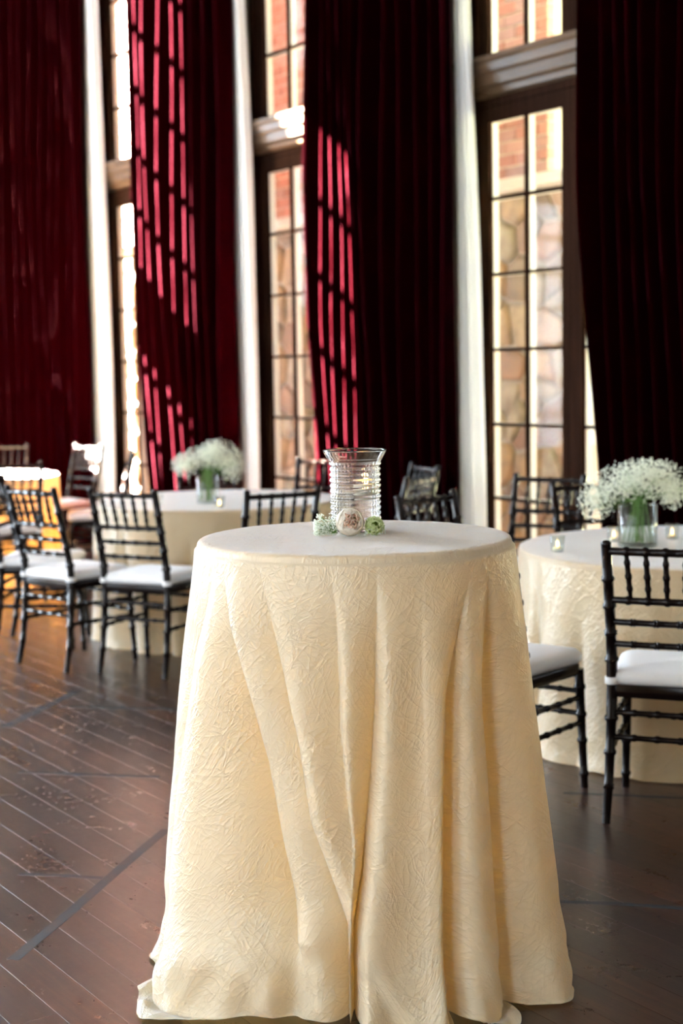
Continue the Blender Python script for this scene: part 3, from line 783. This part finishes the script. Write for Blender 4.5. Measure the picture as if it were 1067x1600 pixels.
# ------------------------------------------------------------------ chiavari chairs
def bamboo(p0, p1, r, knots, n=8, taper=None, mid=None, m=None):
    """turned stick with bamboo knuckles at the given fractions; mid = extra path points"""
    P = [Vector(p0)]+[Vector(q) for q in (mid or [])]+[Vector(p1)]
    seg = [0.0]
    for a, b in zip(P, P[1:]): seg.append(seg[-1]+(b-a).length)
    L = seg[-1]
    def pos(t):
        d = t*L
        for i in range(len(P)-1):
            if d <= seg[i+1]+1e-9: return P[i]+(P[i+1]-P[i])*((d-seg[i])/(seg[i+1]-seg[i]))
        return P[-1]
    ts = {0.0: 1.0, 1.0: 1.0}
    for q in seg[1:-1]: ts[q/L] = 1.0
    for k in knots:
        for dd, f in ((-0.011, 1.0), (-0.004, 1.3), (0.004, 1.3), (0.011, 1.0)): ts[min(0.999, max(0.001, k+dd/L))] = f
    tt = sorted(ts); m = m or MB()
    rad = [r*ts[t]*(taper(t) if taper else 1) for t in tt]
    return m.tube([pos(t) for t in tt], rad, n)
def make_chair():
    root = empty('chiavari_chair')
    def add(nm, m, mt=M_CHAIR, par=None): return put(nm, autosmooth(m.mesh(nm, mt), 0.9), par or root)
    post = []
    for s_ in (-1, 1):
        path = [(s_*0.189, -0.212, 0.12), (s_*0.186, -0.192, 0.28), (s_*0.184, -0.183, 0.42), (s_*0.184, -0.186, 0.52), (s_*0.184, -0.205, 0.62), (s_*0.185, -0.236, 0.76)]
        m = bamboo((s_*0.192, -0.24, 0), (s_*0.186, -0.272, 0.905), 0.0165, (0.13, 0.25, 0.37, 0.58, 0.68, 0.78, 0.88), 9, lambda t: 0.82+0.3*min(1, t*2.2)-0.22*max(0, t-0.5)*1.2, path)
        tip = MB().lathe([(0.012, 0), (0.0165, 0.006), (0.0165, 0.014), (0.010, 0.020), (0.003, 0.022)], 9, (s_*0.186, -0.272, 0.902))
        k = len(m.v); m.v += tip.v; m.f += [tuple(q+k for q in f) for f in tip.f]
        add('back_post', m)
        add('leg', bamboo((s_*0.207, 0.195, 0), (s_*0.197, 0.172, 0.425), 0.0155, (0.12, 0.4, 0.62, 0.85), 9, lambda t: 0.85+0.25*t))
    # back rails
    def yb(z): return interp([0.42, 0.52, 0.62, 0.76, 0.905], [-0.183, -0.186, -0.205, -0.236, -0.272], z)
    def rail(nm, z, r, n, bow=0.012):
        md = [(x_, yb(z)-bow*(1-(x_/0.185)**2), z) for x_ in (-0.11, -0.037, 0.037, 0.11)]
        add(nm, bamboo((-0.184, yb(z), z), (0.184, yb(z), z), r, [(k+1)/(n+1) for k in range(n)], 8, None, md))
    rail('top_rail', 0.888, 0.0125, 5); rail('back_rail', 0.728, 0.0115, 5); rail('back_rail', 0.655, 0.0105, 4); rail('back_rail', 0.582, 0.0105, 4)
    for k in range(5):
        x_ = -0.184+0.368*(k+1)/6; bow = 0.012*(1-(x_/0.185)**2)
        add('spindle', bamboo((x_*0.93, yb(0.728)-bow, 0.728), (x_, yb(0.888)-bow, 0.888), 0.0085, (0.25, 0.5, 0.78), 7, lambda t: 0.75+0.35*math.sin(math.pi*t)))
    # seat frame: rounded trapezoid
    def outline(f, gy=0):
        P = []
        cs = [(-0.185*f, -0.195*f), (0.185*f, -0.195*f), (0.21*f, 0.19*f), (-0.21*f, 0.19*f)]; rad = [0.02, 0.02, 0.05, 0.05]
        for i, (cx_, cy_) in enumerate(cs):
            a0 = [math.pi, 1.5*math.pi, 0, 0.5*math.pi][i]; r_ = rad[i]
            ox_ = cx_+(r_ if cx_ < 0 else -r_); oy_ = cy_+(r_ if cy_ < 0 else -r_)
            for q in range(6): P.append((ox_+r_*math.cos(a0+q*math.pi/10), oy_+r_*math.sin(a0+q*math.pi/10)+gy))
        return P
    o = outline(1.0)
    m = MB(); m.rings([[(a*f, b*f, z) for a, b in o] for f, z in ((0.96, 0.405), (0.985, 0.41), (1.0, 0.425), (1.0, 0.44), (0.985, 0.447))])
    add('seat_frame', m)
    # cushion
    m = MB(); sec = ((0.90, 0.446), (0.985, 0.449), (1.02, 0.460), (1.025, 0.472), (1.01, 0.484), (0.95, 0.493), (0.75, 0.499), (0.35, 0.502), (0.02, 0.5025))
    m.rings([[(a*f, b*f+0.004, z+0.0015*math.sin(9*a+4*b)) for a, b in o] for f, z in sec])
    cu = put('cushion', m.mesh('cushion', M_CUSHION, True), root); cu['label'] = 'white cotton seat cushion'
    for s_ in (-1, 1):
        b = MB()
        n_ = 14; rings = []
        for z in (0.449, 0.471): rings.append([(s_*0.184+0.0235*math.cos(2*math.pi*q/n_), -0.184+0.024*math.sin(2*math.pi*q/n_), z) for q in range(n_)])
        for z in (0.471, 0.449): rings.append([(s_*0.184+0.0195*math.cos(2*math.pi*q/n_), -0.184+0.020*math.sin(2*math.pi*q/n_), z) for q in range(n_)])
        b.rings(rings, False); put('strap', b.mesh('strap', M_CUSHION, True), cu)
    # stretchers
    def fy(z): return 0.195-(0.195-0.172)*z/0.425
    def fx(z): return 0.207-(0.01)*z/0.425
    def ry(z): return interp([0, 0.12, 0.28, 0.42], [-0.24, -0.212, -0.192, -0.183], z)
    for z in (0.345, 0.265): add('stretcher', bamboo((-fx(z), fy(z), z), (fx(z), fy(z), z), 0.0095, (0.2, 0.4, 0.6, 0.8), 7))
    for z in (0.355, 0.275): add('stretcher', bamboo((-0.186, ry(z), z), (0.186, ry(z), z), 0.0095, (0.2, 0.4, 0.6, 0.8), 7))
    for s_ in (-1, 1):
        for z in (0.325, 0.235): add('stretcher', bamboo((s_*fx(z), fy(z), z), (s_*0.187, ry(z), z), 0.0095, (0.2, 0.4, 0.6, 0.8), 7))
    return root
CH = [  # x, y, heading (deg), label, group
 (3.61, 3.27, 34, 'dark chiavari chair with white cushion, its whole back to open floor near the lawn door', 'g1'),
 (3.29, 3.77, 18, 'dark chiavari chair tucked behind the tall cocktail cloth, its white seat edge showing', 'g1'),
 (4.87, 4.80, -108, 'dark chiavari chair behind the round table, half hidden by the fringe of the broad bouquet', 'g1'),
 (4.04, 4.82, -79, 'dark chiavari chair with upright spindled back between the glass hurricane and white curtain lining', 'g1'),
 (4.90, 5.42, 205, 'dark chiavari chair turned edge-on against the glazed door that shows stonework', 'g1'),
 (3.69, 6.03, 85, 'dark chiavari chair backed toward the cocktail table, in front of the brown window frame', 'g2'),
 (3.36, 6.46, 28, 'dark chiavari chair with all five spindles clear against the pale cloth, legs on open floor', 'g2'),
 (3.12, 6.88, 14, 'dark chiavari chair with back seen against the sunlit orange cloth', 'g2'),
 (3.19, 7.47, -37, 'dark chiavari chair seen from its side, outermost at the table before the sun-striped curtain', 'g2'),
 (4.55, 6.24, 118, 'dark chiavari chair right behind the glass hurricane, its back rail catching blue light', 'g2'),
 (4.96, 6.74, 165, 'dark chiavari chair edge-on close to the curtain behind the hurricane', 'g2'),
 (4.96, 7.52, -150, 'dark chiavari chair by the glazed door, post showing beside the hurricane rim', 'g2'),
 (4.60, 7.99, -105, 'dark chiavari chair hidden behind the fluffy bouquet before the sun-striped curtain', 'g2'),
 (3.62, 9.11, 85, 'dark chiavari chair silhouetted against the sunlit glowing cloth', 'g3'),
 (4.36, 11.06, -126, 'chiavari chair glinting behind the sunlit table, close to the shaded curtain', 'g3'),
 (4.67, 10.55, -172, 'chiavari chair with bright-lit top rail before the white lining of the shaded curtain', 'g3'),
 (4.50, 9.56, 155, 'chiavari chair sparkling with highlights before the narrow glazed door', 'g3')]
GR = {'g1': 'chairs around the round table by the lawn door', 'g2': 'chairs around the round table before the sun-striped curtain', 'g3': 'chairs around the sunlit round table'}
proto = make_chair()
for i, (x, y, h, lab, g) in enumerate(CH):
    c = proto if i == 0 else copy_tree(proto)
    c.location = (x, y, 0); c.rotation_euler = (0, 0, math.radians(h-90))
    tag(c, lab, 'chair', GR[g])

# ------------------------------------------------------------------ hurricane glass with floating candle
hp = at_h(556, 829, TZ); hp = Vector((hp.x, hp.y, TZ+0.0012))
hu = empty('hurricane_vase', hp)
def rib(z): return 0.0018*math.sin(2*math.pi*z/0.0136)*sstep(0.004, 0.012, z)*(1-sstep(0.168, 0.178, z))
def flare(z): return 0.0615+0.0185*sstep(0.155, 0.206, z)**1.2
HV = 0.200
out = [(0.052, 0.0), (0.058, 0.001)]+[(flare(k*0.0017)+rib(k*0.0017), k*0.0017) for k in range(2, 118)]
out = [p for p in out if p[1] <= HV]
inn = [(flare(z)-0.0042, z) for _, z in reversed(out[4:])]
prof = out+[(flare(HV)-0.0010, HV+0.0016), (flare(HV)-0.0032, HV+0.0014)]+inn+[(0.045, 0.0065), (0.0004, 0.006)]
def flute(a, z, r): return 0.0006*math.cos(36*a) if (z > 0.01 and z < 0.17) else 0
MB().lathe(prof, 144, (0, 0, 0), flute).build('glass', M_GLASS, hu, True)
WL = 0.098
wa = [(0.0004, 0.0063), (0.044, 0.0068)]+[(flare(z)-0.0040, z) for z in (0.012, 0.03, 0.05, 0.07, 0.09, WL-0.002)]+[(flare(WL)-0.0055, WL), (0.0004, WL)]
MB().lathe(wa, 72).build('water', M_WATER, hu, True)
tag(hu, 'clear ribbed glass hurricane vase with flared rim on the cocktail table', 'vase')
cpos = hp+sideR*0.024+toCam*0.006
fc = empty('floating_candle', (cpos.x, cpos.y, hp.z+WL-0.014))
MB().lathe([(0.020, 0), (0.0255, 0.004), (0.029, 0.014), (0.0305, 0.026), (0.029, 0.0285), (0.020, 0.0275), (0.0004, 0.0268)], 40).build('wax', M_WAX, fc, True)
MB().tube([(0, 0, 0.026), (0.0004, 0, 0.032), (0.001, 0, 0.036)], 0.0009, 6).build('wick', M_WICK, fc)
MB().lathe([(0.0006, 0.031), (0.0034, 0.035), (0.0045, 0.040), (0.0036, 0.047), (0.0018, 0.054), (0.0003, 0.060)], 14, (0.001, 0, 0)).build('flame', M_FLAME, fc, True)
tag(fc, 'ivory floating candle with a lit flame inside the hurricane vase', 'candle')

# ------------------------------------------------------------------ flowers at the foot of the hurricane
def petal(R, th0, th1, half, ruff, curl, nu=10, nv=8, thick=0.0):
    """cupped patch of a sphere about the +z axis: theta th0 (base, below) to th1 (lip), half angular width"""
    m = MB(); m.uv = []
    for i in range(nv+1):
        t = i/nv; th = th0+(th1-th0)*t
        for j in range(nu+1):
            s_ = -1+2*j/nu
            w_ = half*math.sqrt(max(0.0, 1-(max(0, t-0.55)/0.47)**2))*(0.45+0.55*min(1, t*1.8))
            a = s_*w_
            rr = R*(1+curl*max(0, t-0.6)*2.0)+ruff*math.sin(s_*7+t*3)*t
            m.v.append((rr*math.sin(th)*math.cos(a), rr*math.sin(th)*math.sin(a), -rr*math.cos(th))); m.uv.append((j/nu, t))
    for i in range(nv):
        for j in range(nu):
            k = i*(nu+1)+j; m.f.append((k, k+1, k+nu+2, k+nu+1))
    return m
def bloom(name, loc, axis, layers, lab, R):
    """layers: count, radius, base angle, lip angle, half width, ruffle, curl, material, turn, centre (x, y, z), wobble"""
    root = put(name, None, None, loc, None, Vector(axis).to_track_quat('Z', 'Y').to_euler()); root.empty_display_size = 0.02
    for (cnt, Rl, th0, th1, half, ruff, curl, mt, off, ctr, wob) in layers:
        me = petal(Rl, th0, th1, half, ruff, curl).mesh('petal', mt, True)
        for k in range(cnt):
            o = put('petal', me, root, tuple(c+random.uniform(-.02, .02)*R for c in ctr), None, (random.uniform(-wob, wob), random.uniform(-wob, wob), off+k*2*math.pi/cnt+random.uniform(-wob, wob)))
            o.modifiers.new('t', 'SOLIDIFY').thickness = 0.0006
    tag(root, lab, 'flower'); return root
rb = at_h(547, 839, TZ); RR = 0.0345
rc = Vector((rb.x, rb.y, TZ+RR+0.0005))-toCam*0.012
LAY = [(5, 0.0342, 0.3, 2.15, 0.95, 0.0008, -0.06, M_CREAMPETAL, 0.2, (0, 0, 0), 0.08), (5, 0.0330, 0.35, 2.4, 0.85, 0.0010, -0.16, M_CREAMPETAL, 0.8, (0, 0, 0.001), 0.1), (5, 0.0310, 0.5, 2.45, 0.7, 0.0012, -0.22, M_CREAMPETAL, 0.4, (0, 0, 0.003), 0.12)]
for k in range(4):
    a_ = 0.5+k*math.pi/2; cx_, cy_ = 0.0095*math.cos(a_), 0.0095*math.sin(a_)
    LAY += [(4, 0.0135, 0.7, 2.3, 0.75, 0.0016, -0.08, M_PEACH, 0.3*k, (cx_, cy_, 0.0145), 0.3), (3, 0.0095, 0.8, 2.4, 0.8, 0.0014, 0.0, M_PEACH, 0.7*k, (cx_, cy_, 0.0190), 0.35), (3, 0.0058, 0.9, 2.4, 0.9, 0.001, 0.0, M_PEACH, 0.2*k, (cx_*1.1, cy_*1.1, 0.0230), 0.4)]
bloom('garden_rose', rc, toCam+Vector((0, 0, 0.28))+sideR*0.10, LAY, 'peach garden rose with cream outer petals lying against the hurricane vase', RR)
gb = at_h(583, 837, TZ); GRd = 0.0215
LAY = [(7, 0.0215, 0.4, 1.9, 0.6, 0.0030, 0.10, M_LIME, 0, (0, 0, 0), 0.15), (7, 0.0195, 0.5, 2.15, 0.55, 0.0034, 0.08, M_LIME, 0.5, (0, 0, 0.002), 0.25), (6, 0.0165, 0.6, 2.3, 0.6, 0.003, 0.05, M_LIME, 0.2, (0, 0, 0.005), 0.3), (6, 0.0125, 0.8, 2.4, 0.6, 0.0026, 0.1, M_LIME, 0.6, (0, 0, 0.009), 0.4), (4, 0.008, 0.9, 2.5, 0.7, 0.002, 0.1, M_LIME, 0.1, (0, 0, 0.0135), 0.5)]
bloom('lime_carnation', Vector((gb.x, gb.y, TZ+GRd+0.001))-toCam*0.004+sideR*0.003, toCam+Vector((0, 0, 0.5))+sideR*0.35, LAY, 'small lime green carnation beside the peach rose', GRd)
ICO = None
def blossoms(points, r0, r1, seed):
    rnd_ = random.Random(seed); m = MB()
    for p in points:
        r_ = rnd_.uniform(r0, r1); k = len(m.v); a0 = rnd_.uniform(0, 1.5)
        dz = Vector((rnd_.gauss(0, .5), rnd_.gauss(0, .5), 1)).normalized(); ax = dz.orthogonal().normalized(); ay = dz.cross(ax)
        for q in range(5):
            a = a0+q*2*math.pi/5; m.v.append(tuple(Vector(p)+(ax*math.cos(a)+ay*math.sin(a))*r_))
        m.v.append(tuple(Vector(p)+dz*r_*0.75)); m.v.append(tuple(Vector(p)-dz*r_*0.75))
        for q in range(5):
            b = (q+1) % 5; m.f.append((k+q, k+b, k+5)); m.f.append((k+b, k+q, k+6))
    return m
def sprig(loc, dirs, lab, seed, n=90, L=0.05):
    rnd_ = random.Random(seed); root = put('gypsophila_sprig', None, None, loc); root.empty_display_size = 0.02
    pts = []; st = MB()
    for k in range(n):
        d = dirs(rnd_); p = Vector(d); p.z = max(0.004, p.z); pts.append(p)
        if k % 7 == 0: st.tube([Vector((0, 0, 0.006)), p*0.5+Vector((0, 0, 0.006)), p], 0.0004, 4)
    tag(blossoms(pts, 0.0019, 0.0035, seed).build('blossoms', M_BLOSSOM, root), kind='stuff')
    tag(st.build('stems', M_STEM, root), kind='stuff')
    tag(root, lab, 'flower')
q = at_h(527, 838, TZ)
sprig((q.x, q.y, TZ+0.001), lambda r: -sideR*r.uniform(0.0, 0.056)*1.0+toCam*r.uniform(-0.03, 0.012)+Vector((0, 0, r.uniform(0.003, 0.056)*(0.35+0.65*r.random()))), 'larger sprig of tiny white gypsophila beside the peach rose', 31, 520)
q = at_h(584, 837, TZ)
sprig((q.x, q.y, TZ+0.001), lambda r: sideR*r.uniform(-0.02, 0.028)+toCam*r.uniform(-0.02, 0.012)+Vector((0, 0, r.uniform(0.002, 0.016))), 'small sprig of gypsophila at the foot of the lime carnation', 32, 90)

# ------------------------------------------------------------------ bouquets and votives on the dining tables
def bouquet(pix, zt, vr, vh, dome, lab, vlab, seed, n):
    b = at_h(*pix, zt); loc = Vector((b.x, b.y, zt+0.0008))
    v_ = put('cylinder_vase', None, None, loc)
    MB().lathe([(vr-0.002, 0), (vr, 0.002), (vr, vh), (vr-0.0015, vh+0.001), (vr-0.003, vh), (vr-0.003, 0.010), (0.0005, 0.008)], 48).build('glass', M_THIN, v_, True)
    MB().lathe([(0.0005, 0.0085), (vr-0.0032, 0.0102), (vr-0.0028, vh*0.62), (0.0005, vh*0.62)], 40).build('water', M_THIN, v_, True)
    tag(v_, vlab, 'vase', 'cylinder vases on the dining tables')
    g = put('gypsophila_bouquet', None, None, loc+Vector((0, 0, 0.012))); rnd_ = random.Random(seed)
    pts = []; st = MB()
    for k in range(n):
        c, R = dome[min(len(dome)-1, int(rnd_.random()*len(dome)))]
        d = Vector((rnd_.gauss(0, 0.58), rnd_.gauss(0, 0.58), rnd_.gauss(0, 0.55)))
        if d.length > 1.35: d *= 1.2/d.length
        p = Vector((0, 0, c[2]))+sideR*(c[0]+d.x*R[0])+toCam*(c[1]+d.y*R[1])+Vector((0, 0, d.z*R[2])); pts.append(p)
        if k % 80 == 0:
            a = rnd_.uniform(0, 6.28); rr = rnd_.uniform(0, vr*0.85)
            st.tube([Vector((rr*math.cos(a), rr*math.sin(a), 0.002)), Vector((rr*0.6*math.cos(a+1), rr*0.6*math.sin(a+1), vh)), p*0.6+Vector((0, 0, vh*0.4)), p], [0.0014, 0.0012, 0.0009, 0.0006], 4)
    tag(blossoms(pts, 0.0028, 0.0052, seed).build('blossoms', M_BLOSSOM, g), kind='stuff')
    tag(st.build('stems', M_STEM, g), kind='stuff')
    tag(g, lab, 'bouquet', 'gypsophila bouquets on the dining tables')
ZD = 0.756
bouquet((996, 853), ZD, 0.078, 0.165, [((0.0, 0, 0.245), (0.13, 0.12, 0.070)), ((0.07, 0, 0.245), (0.10, 0.10, 0.075)), ((-0.07, 0, 0.235), (0.10, 0.10, 0.055)), ((0.02, 0, 0.275), (0.09, 0.1, 0.045)), ((-0.165, 0.02, 0.175), (0.06, 0.06, 0.065)), ((0.135, 0, 0.205), (0.05, 0.07, 0.06))],
        'broad dome of white gypsophila on the table by the lawn door', 'clear cylinder vase of green stems on the table by the lawn door', 41, 3600)
bouquet((325, 786), ZD, 0.062, 0.15, [((0.0, 0, 0.24), (0.11, 0.11, 0.055)), ((0.06, 0, 0.255), (0.09, 0.09, 0.07)), ((-0.12, 0, 0.20), (0.06, 0.07, 0.055)), ((0.14, 0, 0.19), (0.06, 0.07, 0.075)), ((0.03, 0, 0.27), (0.06, 0.07, 0.05))],
        'drooping cloud of white gypsophila before the sun-striped curtain', 'clear cylinder vase of stems before the sun-striped curtain', 42, 3000)
def votive(pix, zt, lab):
    b = at_h(*pix, zt); v_ = put('votive_candle', None, None, Vector((b.x, b.y, zt+0.0008)))
    MB().lathe([(0.022, 0), (0.025, 0.002), (0.030, 0.062), (0.0288, 0.0626), (0.0235, 0.006), (0.0004, 0.005)], 28).build('glass_holder', M_THIN, v_, True)
    MB().lathe([(0.0186, 0.0055), (0.0190, 0.018), (0.017, 0.0185), (0.0004, 0.018)], 24).build('wax', M_WAX, v_, True)
    MB().lathe([(0.0005, 0.019), (0.0036, 0.023), (0.0042, 0.028), (0.0022, 0.037), (0.0003, 0.044)], 12).build('flame', M_FLAME, v_, True)
    tag(v_, lab, 'candle', 'votive candles on the dining tables')
votive((871, 862), ZD, 'lit votive in a clear glass near the rim of the cloth by the lawn door')
votive((959, 846), ZD, 'lit votive in a clear glass close against the broad bouquet vase')
votive((1050, 842), ZD, 'lit votive in a clear glass past the broad bouquet vase')
votive((247, 790), ZD, 'lit votive in a clear glass standing alone before the sun-striped curtain')
votive((343, 794), ZD, 'lit votive in a clear glass close to the drooping bouquet vase')
